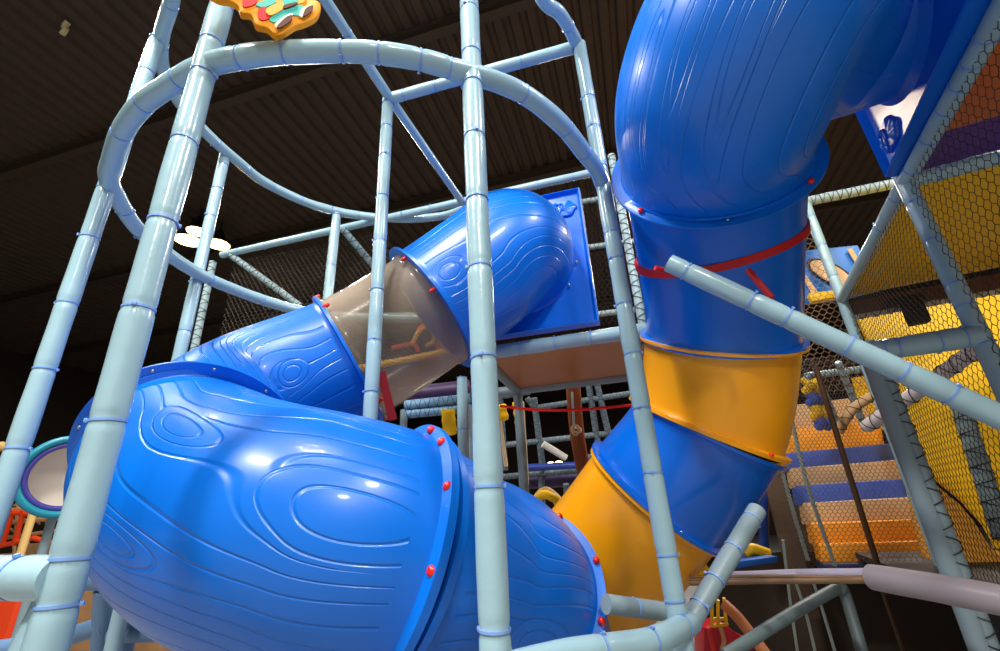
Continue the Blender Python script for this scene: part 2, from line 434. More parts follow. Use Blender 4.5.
# ---- left spiral slide
sp = thing('spiral_tube_slide', 'blue wood-grain spiral tube slide with a clear middle section, inside the round tower', 'slide', (-.7, 2.2, 0))
vA = onz(228, 253, Z2); vB = onz(600, 171, Z2); vd = (vB-vA); vd.z = 0; vd.normalize(); pn = Vector((vd.y, -vd.x, 0))
if pn.y > 0: pn = -pn
rr_ = ray(519, 266); t = ((vA-CAM).dot(pn)+.12)/rr_.dot(pn); pc = CAM+rr_*t
slide_panel('mounting_panel', pc, pn, 1.18, 1.26, TR, sp, BLUEP, (1 if (Z.cross(pn)).x > 0 else -1, 1))
cps = [pc, pc+pn*.28, W(480, 274, 3.44), W(430, 310, 3.28), W(349, 360, 3.08), W(250, 404, 2.80), W(194, 458, 2.32),
       W(212, 490, 2.00), W(254, 515, 1.80), W(320, 532, 1.74), W(387, 548, 1.78), W(450, 570, 2.00), W(510, 598, 2.29), W(540, 680, 2.85), W(500, 720, 3.4), W(400, 720, 3.6)]
dense = catmull(cps, 16)
def part(i, j): return dense[i*16:j*16+1]
GU = Z
o, P, T = tube_section('elbow_section', part(0, 3), TR+.02, sp, BLUE, GU, fl0=False, fl1=True, gdep=.0024, gsp=.09, knots=[(450, 272, .14, .1)], n=96, barrel=.02)
bolts(o, pc+pn*.045, pn, Z, TR+.05, [-100, -125, -60], STEEL, r=.012, h=.012, name='bolt')
CLEAR = bpy.data.materials.new('clear_plastic'); CLEAR.use_nodes = True
nt = CLEAR.node_tree; nt.nodes.clear(); out = nt.nodes.new('ShaderNodeOutputMaterial')
tr = nt.nodes.new('ShaderNodeBsdfTransparent'); tr.inputs[0].default_value = (.86, .84, .8, 1)
gl = nt.nodes.new('ShaderNodeBsdfPrincipled'); gl.inputs['Base Color'].default_value = lin((190, 176, 160)); gl.inputs['Roughness'].default_value = .12
m1 = nt.nodes.new('ShaderNodeMixShader'); lw = nt.nodes.new('ShaderNodeLayerWeight'); lw.inputs[0].default_value = .35
mr = nt.nodes.new('ShaderNodeMapRange'); mr.inputs[3].default_value = .16; mr.inputs[4].default_value = .75
nt.links.new(lw.outputs['Facing'], mr.inputs[0]); nt.links.new(mr.outputs[0], m1.inputs[0])
nt.links.new(tr.outputs[0], m1.inputs[1]); nt.links.new(gl.outputs[0], m1.inputs[2]); nt.links.new(m1.outputs[0], out.inputs[0])
o, P, T = tube_section('clear_section', part(3, 4), TR-.005, sp, CLEAR, GU, gr=False, lip=.04, lip0=.012, wall=.006, label='see-through section of the spiral slide')
bolts(o, P[-1], -T[-1], Z, TR+.03, [-60, -35, -10, 20, 60, 150, 200], RED, r=.014, h=.045)
bolts(o, P[0], T[0], Z, TR+.03, [-100, -60, 20, 100, 140], RED, r=.012, h=.04)
o, P, T = tube_section('tube_section', part(4, 6), TR, sp, BLUE, GU, lip1=.08, knots=[(290, 372, .12, .08)], n=96, barrel=.01)
bolts(o, P[-1], T[-1], Z, TR+.055, [-70, -40, -10, 20, 45, 70], STEEL, r=.009, h=.008, name='bolt')
o, P, T = tube_section('elbow_section', part(6, 10), TR+.012, sp, BLUE, GU, lip0=.03, knots=[(343, 512, .195, .14), (180, 430, .2, .07), (112, 545, .16, .06), (205, 368, .09, .05)], shear=.28, n=128)
EF = (P, T)
bolts(o, P[-1]-T[-1]*.02, -T[-1], Z, TR+.034, [-20, -38, -66, -98, 40], RED, r=.019, h=.028)
o, P, T = tube_section('tube_section', part(10, 12), TR, sp, BLUE, GU, knots=[(540, 640, .2, .1)], n=96)
bolts(o, P[-1]-T[-1]*.02, -T[-1], Z, TR+.034, [-32, -70, -103], RED, r=.017, h=.026)
tube_section('elbow_section', part(12, 15), TR, sp, BLUE, GU)
# ---- right tube slide
rs = thing('tube_slide', 'blue and yellow tube slide curving down from the overhead opening at upper right', 'slide', (1.2, 2.8, 0))
g0 = onz(905, 182, 3.1); g1 = onz(842, 300, 3.1); gd = (g1-g0).normalized()      # level rail, running away
pn2 = Vector((-gd.y, gd.x, 0))
if pn2.x > 0: pn2 = -pn2
p8b = ond(905, 182, 3.15)
pc2 = g0-gd*.63+Z*.63+pn2*.03
slide_panel('mounting_panel', pc2, pn2, 1.2, 1.2, TR, rs, BLUEP, (1 if (Z.cross(pn2)).dot(gd) > 0 else -1, -1))
f1 = W(711, 165, 2.32)
cp2 = [pc2, pc2+pn2*.32, W(768, 10, 1.92), W(722, 88, 1.96), f1, W(716, 256, 2.60), W(719, 338, 2.80), W(704, 428, 2.80), W(655, 494, 2.84), W(606, 556, 2.92), W(545, 616, 3.12)]
d2 = catmull(cp2, 16); RREF = Vector((-.35, -1, -.25)).normalized()
def part2(i, j): return d2[i*16:j*16+1]
o, P, T = tube_section('elbow_section', part2(0, 4), TR, rs, BLUE, RREF, fl0=False, fl1=True, gsp=.12, gdep=.0022, knots=[(636, 110, .2, .05), (738, 55, .22, .06), (690, 20, .2, .05)], n=128, lip=.055)
bolts(o, P[-1]-T[-1]*.02, -T[-1], RREF, TR+.03, [-50, 50], RED, r=.014, h=.016)
bolts(o, P[-1]-T[-1]*.02, -T[-1], RREF, TR+.03, [0], STEEL, r=.008, h=.008, name='bolt')
o, P, T = tube_section('tube_section', part2(4, 6), TR-.01, rs, BLUEP, RREF, gr=False, lip=.035)
mid = len(P)*44//100
bm = bmesh.new(); c = P[mid]; tt = T[mid]; tt = (tt+Vector((.12, 0, -.3))).normalized(); nn = perp(tt); b = tt.cross(nn)
rows = [[bm.verts.new(c+(nn*math.cos(a)+b*math.sin(a))*(TR+q)+tt*w) for a in [2*math.pi*k/64 for k in range(64)]] for q, w in ((-.012, -.02), (.008, -.02), (.008, .02), (-.012, .02))]
for i in range(4):
    for k in range(64): bm.faces.new((rows[i][k], rows[i][(k+1) % 64], rows[(i+1) % 4][(k+1) % 64], rows[(i+1) % 4][k]))
bmesh.ops.recalc_face_normals(bm, faces=bm.faces)
link('strap', bm, REDW, rs)
o, P, T = tube_section('tube_section', part2(6, 7), TR-.005, rs, YEL, RREF, gr=False, lip=.04, label='yellow section of the tube slide')
bolts(o, P[-1]-T[-1]*.02, -T[-1], RREF, TR+.03, [40], RED, r=.014, h=.016)
o, P, T = tube_section('tube_section', part2(7, 8), TR-.005, rs, BLUEP, RREF, gr=False, lip=.04)
bolts(o, P[-1]-T[-1]*.02, -T[-1], RREF, TR+.03, [20, -60], STEEL, r=.009, h=.008, name='bolt')
o, P, T = tube_section('tube_section', part2(8, 10), TR-.005, rs, YEL, RREF, gr=False, lip=.04, label='lower yellow section of the tube slide')
# =================================================================== SUPPORT PIPE + RIGHT FRAME
sup = thing('support_pipe', 'light blue padded support pipe slanting across in front of the blue and yellow tube slide', 'pipe', W(850, 345, 1.9))
sa, sb = W(669, 263, 2.02), W(1015, 424, 1.5)
padded('padded_pipe', [sa, sb], sup, ties_px=[(686, 269), (752, 297), (790, 314), (848, 341), (903, 367), (950, 390)], r=.041)
bm = bmesh.new(); sweep(bm, [W(655, 268, 2.1), W(690, 277, 2.13)], .012, 8); link('strap', bm, REDW, sup)
bm = bmesh.new(); sweep(bm, [W(748, 270, 2.1), W(772, 298, 2.0)], .014, 8); link('strap', bm, REDW, sup)
rf = thing('deck_frame', 'light blue padded posts and rails of the netted deck at the right edge', 'climbing frame', (2.3, 2.6, 0))
p8 = g0; p9 = g1
rail0 = onz(1012, -8, 3.1)
padded('rail', [g1, g0, rail0], rf, ties_px=[(880, 225), (896, 196), (912, 168), (928, 138), (946, 108), (958, 84), (972, 60), (985, 36)], r=.042)
padded('post', vert(g0, 1.0, 4.4), rf, ties_px=[(913, 205), (932, 240), (955, 283), (968, 306), (984, 345)], r=.043)
padded('post', vert(g1, .95, 4.2), rf, ties_px=[(815, 215), (826, 245), (838, 275)], r=.041)
h1b = ond(982, 334, 3.1); h1b = Vector((g0.x, g0.y, h1b.z)); h1a = onz(868, 352, h1b.z)
padded('rail', [h1a, h1b], rf, ties_px=[(885, 353), (897, 346), (935, 340), (962, 338)], r=.054)
padded('post', [Vector((h1a.x, h1a.y, .3)), Vector((h1a.x, h1a.y, h1a.z+.05))], rf, m=GREYPAD, nties=False, r=.042)
# bottom rail of the deck
padded('rail', [ond(872, 577, 2.7), ond(938, 588, 2.55), ond(1010, 602, 2.45)], rf, nties=False, m=mat('worn_pad', (150, 142, 150), .4, bump=.003, bscale=12, var=.2), r=.05)
padded('rail', [ond(730, 577, 3.2), ond(800, 575, 3.1), ond(868, 575, 2.75)], rf, nties=False, m=mat('pale_pad', (196, 190, 214), .4, bump=.003, bscale=20), r=.028)
bm = bmesh.new(); sweep(bm, [ond(690, 583, 3.0), ond(760, 581, 2.9), ond(868, 578+2, 2.68)], .014, 10); sweep(bm, [ond(690, 577, 3.0), ond(760, 576, 2.9), ond(868, 577, 2.68)], .008, 8)
link('cross_bar', bm, mat('rusty_steel', (150, 120, 92), .4, metal=.6), rf)

#REST_BEGIN
def onp(x, y, p0, n):
    r = ray(x, y); return CAM+r*((Vector(p0)-CAM).dot(n)/r.dot(n))
VR = Vector((gd.y, -gd.x, 0)); UR = gd.copy()                     # axes of the right deck
def netted(name, P, parent, r=.03, m=None, pitch=.05, cr=.0028, cm=None):
    """pipe with a net laced round it"""
    P = resample([Vector(p) for p in P], pitch/8); bm = bmesh.new(); sweep(bm, P, r, 12, mi=0)
    T = tangents(P); nrm = perp(T[0]); s = arclen(P)
    for sg in (1, -1):
        Q = []
        for i, p in enumerate(P):
            nrm = (nrm-T[i]*nrm.dot(T[i])).normalized(); b = T[i].cross(nrm); a = sg*s[i]/pitch*math.pi
            Q.append(p+(nrm*math.cos(a)+b*math.sin(a))*(r*1.02+cr))
        sweep(bm, Q, cr, 4, mi=1)
    return link(name, bm, [m or NPAD, cm or CORD], parent)
NPAD = mat('netted_padding', (150, 178, 184), .45, var=.1)
def panel(name, pts, nrm, th, m, parent=None, bevel=.01):
    """flat board of real thickness from an outline"""
    bm = bmesh.new(); nrm = nrm.normalized(); vs = [bm.verts.new(p) for p in pts]; f = bm.faces.new(vs)
    e = bmesh.ops.extrude_face_region(bm, geom=[f]); bmesh.ops.translate(bm, vec=nrm*th, verts=[v for v in e['geom'] if isinstance(v, bmesh.types.BMVert)])
    bmesh.ops.recalc_face_normals(bm, faces=bm.faces)
    if bevel: bmesh.ops.bevel(bm, geom=list(bm.edges), offset=bevel, segments=2, affect='EDGES', profile=.6)
    return link(name, bm, m, parent, True, 35)
# ---- netted frame behind the round tower, on the left
lf = thing('rear_structure', 'net-laced pipes of the frame standing behind the round tower, left of the clear slide section', 'climbing frame', vA)
netted('strut', [vA+V*.0, W(300, 306, 5.0)], lf, r=.036)
netted('strut', [onz(342, 228, Z2-.02), W(382, 276, 4.9)], lf, r=.036)
a = onz(336, 232, Z2-.05); netted('post', [a+V*-.03, Vector((a.x, a.y, 3.0))+V*-.03], lf, r=.036)
a = onz(213, 262, Z2-.05); netted('post', [a, Vector((a.x, a.y, 2.6))], lf, r=.036)
n0 = vA+U*.1; n1 = onz(385, 222, Z2)+U*.1
net('safety_net', n0-Z*1.3, n1-Z*1.3, n1-Z*.05, n0-Z*.05, .055, .0014, mat('cord_faint', (92, 84, 72), .7), 'dark safety net hung behind the round tower below the long straight beam')
# ---- deck behind the elbow panel
ZD = 2.72
md = thing('raised_deck', 'raised deck with brown underside and padded edge beams under the blue square panel', 'deck', onz(560, 345, ZD)*1)
e0, e1 = onz(440, 360, ZD), onz(660, 328, ZD); dv = (e1-e0).normalized(); du = Vector((-dv.y, dv.x, 0))
padded('edge_beam', [e0, e1], md, ties_px=[(521, 348), (556, 343), (592, 338)], r=.055)
f0, f1_ = e0+du*1.25, e1+du*1.25
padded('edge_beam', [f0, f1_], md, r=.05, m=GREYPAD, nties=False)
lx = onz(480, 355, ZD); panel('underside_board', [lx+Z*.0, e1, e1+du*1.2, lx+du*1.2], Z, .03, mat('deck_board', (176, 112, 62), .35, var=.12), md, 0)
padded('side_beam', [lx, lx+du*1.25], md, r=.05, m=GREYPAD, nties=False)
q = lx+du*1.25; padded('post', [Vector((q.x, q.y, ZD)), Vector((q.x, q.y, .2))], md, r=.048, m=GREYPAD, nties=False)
q = W(462, 380, 4.3); padded('post', [Vector((q.x, q.y, ZD)), Vector((q.x, q.y, .2))], md, r=.05, ties_px=[(462, 370), (462, 430)])
for (x, y, x2, y2) in ((560, 205, 640, 193), (575, 249, 645, 240), (585, 316, 640, 309)):
    netted('rail', [onp(x, y, vA+U*1.3, U), onp(x2, y2, vA+U*1.3, U)], md, r=.032)
q = W(627, 240, 3.9); netted('post', [Vector((q.x, q.y, Z2+.2)), Vector((q.x, q.y, ZD-.1))], md, r=.034)
net('safety_net', onp(565, 330, vA+U*1.3, U), onp(650, 320, vA+U*1.3, U), onp(640, 180, vA+U*1.3, U), onp(560, 195, vA+U*1.3, U), .06, .0018, CORD, 'dark net strip seen between the blue square panel and the right post')
# ---- far netted frame, centre
cf = thing('distant_climber', 'distant netted climbing frame of pale posts and rails under the raised deck', 'climbing frame', W(570, 480, 7.5))
FD = 6.6; FPAD = mat('far_padding', (104, 124, 136), .5, var=.2)
def far(x, y, d=FD): return W(x, y, d)
for (x, y, x2, y2) in ((534, 398, 543, 470), (588, 380, 602, 470), (596, 380, 610, 440), (500, 398, 505, 470), (566, 484, 568, 505), (541, 470, 543, 520)):
    netted('post', [far(x, y), far(x2, y2)], cf, r=.045, m=FPAD)
for (x, y, x2, y2) in ((478, 448, 640, 430), (535, 408, 640, 392), (575, 459, 640, 450), (500, 477, 640, 466), (527, 398, 536, 410), (480, 400, 530, 392)):
    netted('rail', [far(x, y), far(x2, y2)], cf, r=.04, m=FPAD)
bm = bmesh.new(); sweep(bm, [far(520, 468, 6.4), far(600, 464, 6.4)], .05, 10); link('rail', bm, mat('deep_blue_rail', (40, 70, 160), .4), cf)
bm = bmesh.new(); sweep(bm, [far(543, 444, 6.4), far(566, 458, 6.4)], .05, 10); link('brace', bm, mat('white_pipe', (210, 210, 205), .4), cf)
bm = bmesh.new(); sweep(bm, [far(525, 482, 6.8), far(640, 476, 6.8)], .1, 10); link('rail', bm, mat('purple_rail', (58, 40, 92), .5), cf)
for (x, y, x2, y2) in ((522, 402, 527, 485), (499, 416, 506, 466)):
    bm = bmesh.new(); sweep(bm, [far(x, y, 5.6), far(x2, y2, 5.6)], .026, 8)
    link('post', bm, mat('pale_tan_post', (226, 204, 160), .5, bump=.01, bscale=40), cf)
for (x, y, x2, y2, w_) in ((517, 402, 520, 426, .055), (501, 405, 504, 420, .06)):
    bm = bmesh.new(); P_ = [far(x, y, 5.5), far(x2, y2, 5.5)]; P_ = resample(P_, .02); sweep(bm, P_, [w_*(1+.12*math.sin(i*1.2)) for i in range(len(P_))], 10)
    tag(link('foam_pad', bm, YELF), 'yellow foam pad on the %s thin post under the raised deck' % ('right-hand' if x == 517 else 'left-hand'), 'padding', 'yellow pads on thin posts')
P_ = resample(catmull([W(572, 372, 4.9), W(578, 440, 4.95), W(592, 510, 5.0)], 6), .05)
bm = bmesh.new(); sweep(bm, P_, .078, 14); tag(link('foam_column', bm, BROWNP), 'slanting brown netted foam column hanging under the raised deck', 'column')
kr = thing('knotted_rope', 'pale rope ending in a big knot, hanging beside the brown foam column', 'rope', W(573, 390, 4.8))
bm = bmesh.new(); sweep(bm, [W(572, 392, 4.8), W(574, 425, 4.8)], .012, 8); link('rope', bm, ROPE, kr)
bm = bmesh.new(); P_ = [W(576, 430, 4.8)+Vector((math.cos(t)*.035*(1+.4*math.cos(1.5*t)), .03*math.sin(1.5*t), math.sin(t)*.035*(1+.4*math.cos(1.5*t)))) for t in [4*math.pi*i/60 for i in range(61)]]
sweep(bm, P_, .013, 8); link('knot', bm, mat('knot_tan', (210, 190, 150), .7), kr)
bm = bmesh.new(); P_ = resample(catmull([W(500, 406, 3.9), W(540, 410, 3.9), W(590, 409, 3.9), W(660, 402, 3.9)], 8), .02); sweep(bm, P_, .012, 8)
tag(link('cord', bm, mat('red_cord', (255, 24, 20), .5)), 'taut red cord strung across under the raised deck', 'cord')
# yellow arch ride below
ya = thing('foam_arch', 'small yellow padded arch behind the blue slide, left of the yellow tube end', 'arch', W(548, 505, 5.2))
qa, qb = W(532, 530, 5.2), W(562, 520, 5.2); bm = bmesh.new(); sweep(bm, resample(catmull([Vector((qa.x, qa.y, 0)), qa, W(536, 500, 5.2), W(550, 496, 5.2), qb, Vector((qb.x, qb.y, 0))], 8), .03), .05, 12); link('arch_pad', bm, YELF, ya)
bm = bmesh.new(); sweep(bm, resample(catmull([W(528, 508, 5.4), W(545, 489, 5.4), W(566, 505, 5.4)], 8), .03), .03, 12); link('arch_trim', bm, BEIGE, ya)
# ---- things seen through the clear section
bm = bmesh.new(); P_ = resample(catmull([W(330, 374, 4.5), W(372, 366, 4.5), W(415, 358, 4.5), W(470, 346, 4.5)], 8), .01)
for k in range(3):
    Q = []; T_ = tangents(P_); s_ = arclen(P_)
    for i, p in enumerate(P_):
        n_ = perp(T_[i]); b_ = T_[i].cross(n_); a_ = s_[i]*42+k*2.094; Q.append(p+(n_*math.cos(a_)+b_*math.sin(a_))*.018)
    sweep(bm, Q, .018, 6)
tag(link('twisted_rope', bm, YELF), 'thick twisted yellow rope seen through the clear slide section', 'rope')
bg = thing('punch_bag', 'red padded drum seen through the clear slide section, at the end of the yellow rope', 'punch bag', W(446, 338, 4.6))
P_ = resample([W(444, 322, 4.6), W(447, 354, 4.6)], .01); bm = bmesh.new(); sweep(bm, P_, [.1*min(1, .6+.4*min(i, len(P_)-1-i)/4) for i in range(len(P_))], 16)
link('bag_body', bm, mat('red_pad', (206, 50, 30), .5), bg); bm = bmesh.new(); sweep(bm, [W(443, 300, 4.6), W(444, 323, 4.6)], .012, 8); link('hanger', bm, DARK, bg)
cl = thing('climbing_net', 'orange and yellow rope climbing loops seen through the clear slide section', 'climbing net', W(415, 340, 4.6))
for pts, mm in ((((392, 348), (405, 345), (414, 344), (418, 352)), ORANGE), (((412, 345), (420, 330), (432, 326), (434, 340), (426, 346)), YELF), (((418, 330), (426, 324), (436, 326)), ORANGE)):
    bm = bmesh.new(); sweep(bm, resample(catmull([W(x, y, 4.6) for x, y in pts], 6), .02), .022, 8); link('rope_loop', bm, mm, cl)
netted('strut', [W(330, 318, 4.4), W(470, 316, 4.4)], lf, r=.045)
bm = bmesh.new(); A_, B_ = W(381, 372, 2.72), W(393, 420, 2.72); ax_ = (B_-A_).normalized(); box(bm, (A_+B_)/2, ax_, ax_.cross(Vector((0, -1, 0))).normalized(), Vector((0, 1, 0)), (B_-A_).length, .05, .006)
tag(link('red_strap', bm, mat('dark_red_webbing', (150, 16, 24), .6)), 'flat dark red strap running down below the clear slide section', 'strap')
cp_ = thing('net_bridge', 'low blue netted bridge rails seen between the big flange and the centre post', 'bridge', W(440, 410, 5))
for (x, y, x2, y2) in ((405, 405, 470, 398), (405, 414, 470, 408)): netted('rail', [W(x, y, 5), W(x2, y2, 5)], cp_, r=.05, m=mat('sky_pad', (120, 170, 210), .4))
P_ = resample([W(448, 410, 4.9), W(450, 434, 4.9)], .03); bm = bmesh.new(); sweep(bm, P_, [.075*(1+.06*math.sin(i*2)) for i in range(len(P_))], 12); link('foam_pad', bm, YELF, cp_)
bm = bmesh.new(); sweep(bm, [W(400, 396, 5.4), W(470, 388, 5.4)], .1, 12); link('purple_beam', bm, mat('dark_purple', (60, 36, 84), .5), cp_)
for (x, y) in ((404, 410), (468, 405)):
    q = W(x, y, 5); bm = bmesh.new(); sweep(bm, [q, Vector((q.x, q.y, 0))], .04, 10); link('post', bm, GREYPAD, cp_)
# ---- right deck: roof sheets, nets, far wall
def RP(u, v, z): return Vector((g0.x, g0.y, 0))+UR*u+VR*v+Z*z
LU = (g1-g0).length
padded('rail', [g0, RP(0, 1.6, 3.1)], rf, r=.042)
roof = panel('roof_sheet', [RP(.05, .03, 3.12), RP(.05, 3.2, 3.12), RP(LU, 3.2, 3.12), RP(LU, .03, 3.12)], Z, .03, YELF, None, 0)
tag(roof, 'yellow roof sheet over the netted deck, nearest the corner post', 'roof panel')
roof = panel('roof_sheet', [RP(-2.4, .03, 3.12), RP(-2.4, 3.2, 3.12), RP(-.35, 3.2, 3.12), RP(-.35, .03, 3.12)], Z, .03, ORNG, None, 0)
tag(roof, 'orange-brown roof sheet behind the net at the upper right edge', 'roof panel')
roof = panel('roof_sheet', [RP(-.34, .03, 3.12), RP(-.34, 3.2, 3.12), RP(-.04, 3.2, 3.12), RP(-.04, .03, 3.12)], Z, .03, PURP, None, 0)
tag(roof, 'purple roof strip between the orange-brown sheet and the yellow sheet', 'roof panel')
bm = bmesh.new(); box(bm, RP(LU+.1, 1.6, 3.02), UR, VR, Z, .16, 3.2, .12, .01); link('brown_beam', bm, mat('brown_beam', (92, 56, 28), .6), rf)
netted('rail', [RP(LU+.02, .05, 2.93), RP(LU+.02, 3.1, 2.93)], rf, r=.022, m=mat('white_trim', (200, 196, 188), .5))
bk = thing('speaker', 'small black speaker clamped under the brown beam in front of the yellow wall', 'speaker', RP(LU-.05, .35, 2.8))
bm = bmesh.new(); box(bm, RP(LU-.12, .40, 2.84), UR, VR, Z, .1, .13, .2, .012); link('cabinet', bm, DARK, bk)
bm = bmesh.new(); box(bm, RP(LU-.06, .40, 2.97), UR, VR, Z, .05, .24, .07, .01); link('bracket', bm, DARK, bk)
# yellow wall in the V plane, with a curved lower edge
wp = RP(LU+1.25, 0, 0)
pts = [(852, 305), (1060, 275), (1060, 640), (1010, 570), (985, 525), (962, 500), (940, 482), (922, 462), (908, 438), (900, 405), (893, 380), (872, 350)]
yw = panel('moulded_wall', [onp(x, y, wp, UR) for x, y in pts], UR, .08, YELF, None, .012)
tag(yw, 'big moulded yellow wall with a curved lower edge behind the right-hand net', 'wall panel')
# net on the rail plane
nb = [RP(-1.7, 0, .95), RP(LU, 0, .95), RP(LU, 0, 3.07), RP(-1.7, 0, 3.07)]
net('safety_net', nb[0], nb[1], nb[2], nb[3], .05, .0019, CORD, 'black safety net laced under the slanting rail at the right edge', .03)
q0 = g1-VR*.05
# dark net left of the rail
net('safety_net', RP(LU, -1.5, 2.3), RP(LU, 0, 2.3), RP(LU, 0, 4.6), RP(LU, -1.5, 4.6), .055, .0028, mat('cord_brown', (124, 98, 68), .7), 'brown net between the big blue tube and the slanting rail', .02)
for (x, y, x2, y2) in ((790, 128, 870, 100), (800, 203, 893, 184)):
    netted('rail', [onp(x, y, g1, UR), onp(x2, y2, g1, UR)], rf, r=.045, pitch=.035)
netted('post', [Vector((h1a.x, h1a.y, h1a.z))+VR*.028, Vector((h1a.x, h1a.y, .9))+VR*.028], rf, r=.036, m=GREYPAD)
netted('post', [ond(957, 395, 4.2), ond(1004, 540, 4.2)], rf, r=.05)
netted('rail', [ond(866, 427, 4.0), ond(920, 390, 3.8), ond(975, 350, 3.6)], rf, r=.042, m=mat('white_pad', (215, 210, 215), .4))
netted('rail', catmull([ond(838, 432, 4.6), ond(852, 410, 4.6), ond(872, 396, 4.6)], 5), rf, r=.035, m=BEIGE)
# blue board with a plain oval
bo = thing('picture_board', 'blue board with a pale black-rimmed oval behind the net, beside the big blue tube', 'board', W(825, 275, 5.4))
bq = RP(LU+.25, 0, 0)
def ob(x, y, off=0): return onp(x, y, bq-UR*off, UR)
panel('board', [ob(796, 251), (ob(858, 245)), ob(880, 290), ob(838, 300), ob(806, 304)], UR, .04, mat('board_blue', (0, 110, 200), .4), bo)
def oval(cx, cy, rx, ry, off, m, nm, th=.012):
    panel(nm, [ob(cx+rx*math.cos(t)*.96+ry*.45*math.sin(t), cy+ry*math.sin(t)+rx*.3*math.cos(t), off) for t in [2*math.pi*k/28 for k in range(28)]], UR, th, m, bo, 0)
oval(831, 273, 25, 13, .03, DARK, 'oval_rim'); oval(831, 273, 21, 11, .045, mat('oval_tan', (214, 176, 130), .5), 'oval')
panel('stripe', [ob(803, 277, .03), ob(806, 275, .03), ob(818, 292, .03), ob(812, 294, .03)], UR, .012, BEIGE, bo, 0)
panel('stripe', [ob(847, 249, .03), ob(852, 248, .03), ob(858, 258, .03), ob(855, 262, .03)], UR, .012, BEIGE, bo, 0)
panel('base_pad', [ob(808, 293, .1), ob(833, 290, .1), ob(836, 297, .1), ob(812, 301, .1)], UR, .1, YELF, bo, .01)
# foam stairs
st = thing('foam_stairs', 'foam stairs in beige, orange and blue behind the net, below the slanting pipe', 'stairs', W(850, 540, 4.6))
OR2 = mat('foam_orange', (250, 160, 20), .5, var=.08); NAVY = mat('foam_navy', (30, 44, 92), .5)
top_y = [400, 424, 447, 463, 481, 499, 520, 541, 562]
cols = [BEIGE, OR2, SBLUE, BEIGE, SBLUE, BEIGE, OR2, OR2, NAVY]
lefts = [806, 800, 804, 812, 818, 826, 834, 842, 846]; rights = [866, 880, 897, 899, 906, 910, 925, 936, 946]
for k in range(9):
    D_ = 5.3-.14*k; yb = (top_y+[580])[k+1]; p0 = W(850, yb, D_)
    pts = [onp(lefts[k]-22, top_y[k]+7, p0, UR), onp(rights[k], top_y[k]-5, p0, UR), onp(rights[k]+4, yb-4, p0, UR), onp(lefts[k]-18, yb+9, p0, UR)]
    zt = (pts[0].z+pts[1].z)/2; zb = (pts[2].z+pts[3].z)/2
    pts[0].z = pts[1].z = zt; pts[2].z = pts[3].z = zb-.01
    panel('step', pts, UR, .45, cols[k], st, .02)
# foam rock to the right of the stairs
fr_ = RP(LU+.2, 0, 0)
pts = [(922, 474), (930, 478), (946, 492), (962, 505), (976, 522), (990, 545), (1000, 556), (1060, 556), (1060, 600), (948, 585), (940, 555), (932, 520)]
tag(panel('foam_block', [onp(x, y, fr_, UR) for x, y in pts], UR, .5, mat('foam_amber', (246, 176, 62), .5, var=.1), None, .03), 'amber foam block with a sloping top beside the foam stairs, behind the net', 'foam block')
# slim leaning poles and ropes in front of the stairs
bm = bmesh.new(); sweep(bm, [W(815, 365, 3.6), W(880, 572, 3.3)], .02, 10); sweep(bm, [W(880, 585, 3.3), W(903, 651, 3.2)], .012, 8)
tag(link('slim_pole', bm, mat('brown_pole', (96, 70, 48), .5, metal=.4)), 'slim dark brown pole leaning in front of the foam stairs', 'pole')
for i, (pts, lb) in enumerate(((((788, 402), (806, 480), (835, 566)), 'pale twisted rope just left of the slim brown pole'), (((772, 432), (790, 500), (808, 560)), 'pale twisted rope between the yellow tube section and the foam stairs'))):
    bm = bmesh.new(); P_ = resample(catmull([W(x, y, 3.4) for x, y in pts], 8), .008); s_ = arclen(P_)
    for k in range(2):
        Q = [p+Vector((math.cos(s_[i2]*90+k*3.14), math.sin(s_[i2]*90+k*3.14), 0))*.007 for i2, p in enumerate(P_)]; sweep(bm, Q, .009, 6)
    tag(link('rope', bm, ROPE), lb, 'rope', 'pale ropes left of the foam stairs')
net('safety_net', W(790, 580, 3.5), W(952, 580, 3.5), W(868, 352, 4.0), W(790, 360, 4.0), .036, .0022, mat('cord_grey', (98, 86, 80), .7), 'fine grey net stretched in front of the foam stairs', .02)
netted('post', [W(800, 345, 3.9), W(764, 440, 3.7)], rf, r=.04, m=GREYPAD); netted('post', [W(815, 368, 4.6), W(840, 428, 4.7)], rf, r=.022)
netted('post', [W(838, 362, 4.6), W(866, 430, 4.7)], rf, r=.03)
netted('rail', [W(806, 376, 4.7), W(872, 368, 4.7)], rf, r=.035)
panel('mesh_screen', [W(786, 412, 6.2), W(850, 402, 6.2), W(872, 575, 6.2), W(800, 585, 6.2)], UR, .03, mat('screen_brown', (104, 82, 62), .8, bump=.01, bscale=80, var=.3), st, 0)
q = W(778, 500, 4.4); bm = bmesh.new(); box(bm, Vector((q.x, q.y, 1.35)), VR, UR, Z, .16, .16, 1.6, .01)
tag(link('brown_column', bm, mat('column_brown', (84, 64, 48), .7, bump=.006, bscale=30, var=.25)), 'dark brown square column left of the foam stairs, behind the pale ropes', 'column')
fs = thing('foam_ride', 'small blue and orange foam ride just above the end of the leaning brace', 'ride', W(755, 490, 4.6))
bm = bmesh.new(); sweep(bm, resample(catmull([W(748, 508, 4.6), W(744, 486, 4.6), W(755, 476, 4.6), W(766, 486, 4.6), W(764, 508, 4.6), W(764, 560, 4.6)], 6), .03), .045, 12); link('blue_hoop', bm, mat('ride_blue', (30, 70, 160), .4), fs)
bm = bmesh.new(); sweep(bm, resample(catmull([W(742, 492, 4.5), W(746, 503, 4.5), W(753, 508, 4.5)], 5), .02), .03, 12); link('orange_trim', bm, ORANGE, fs)
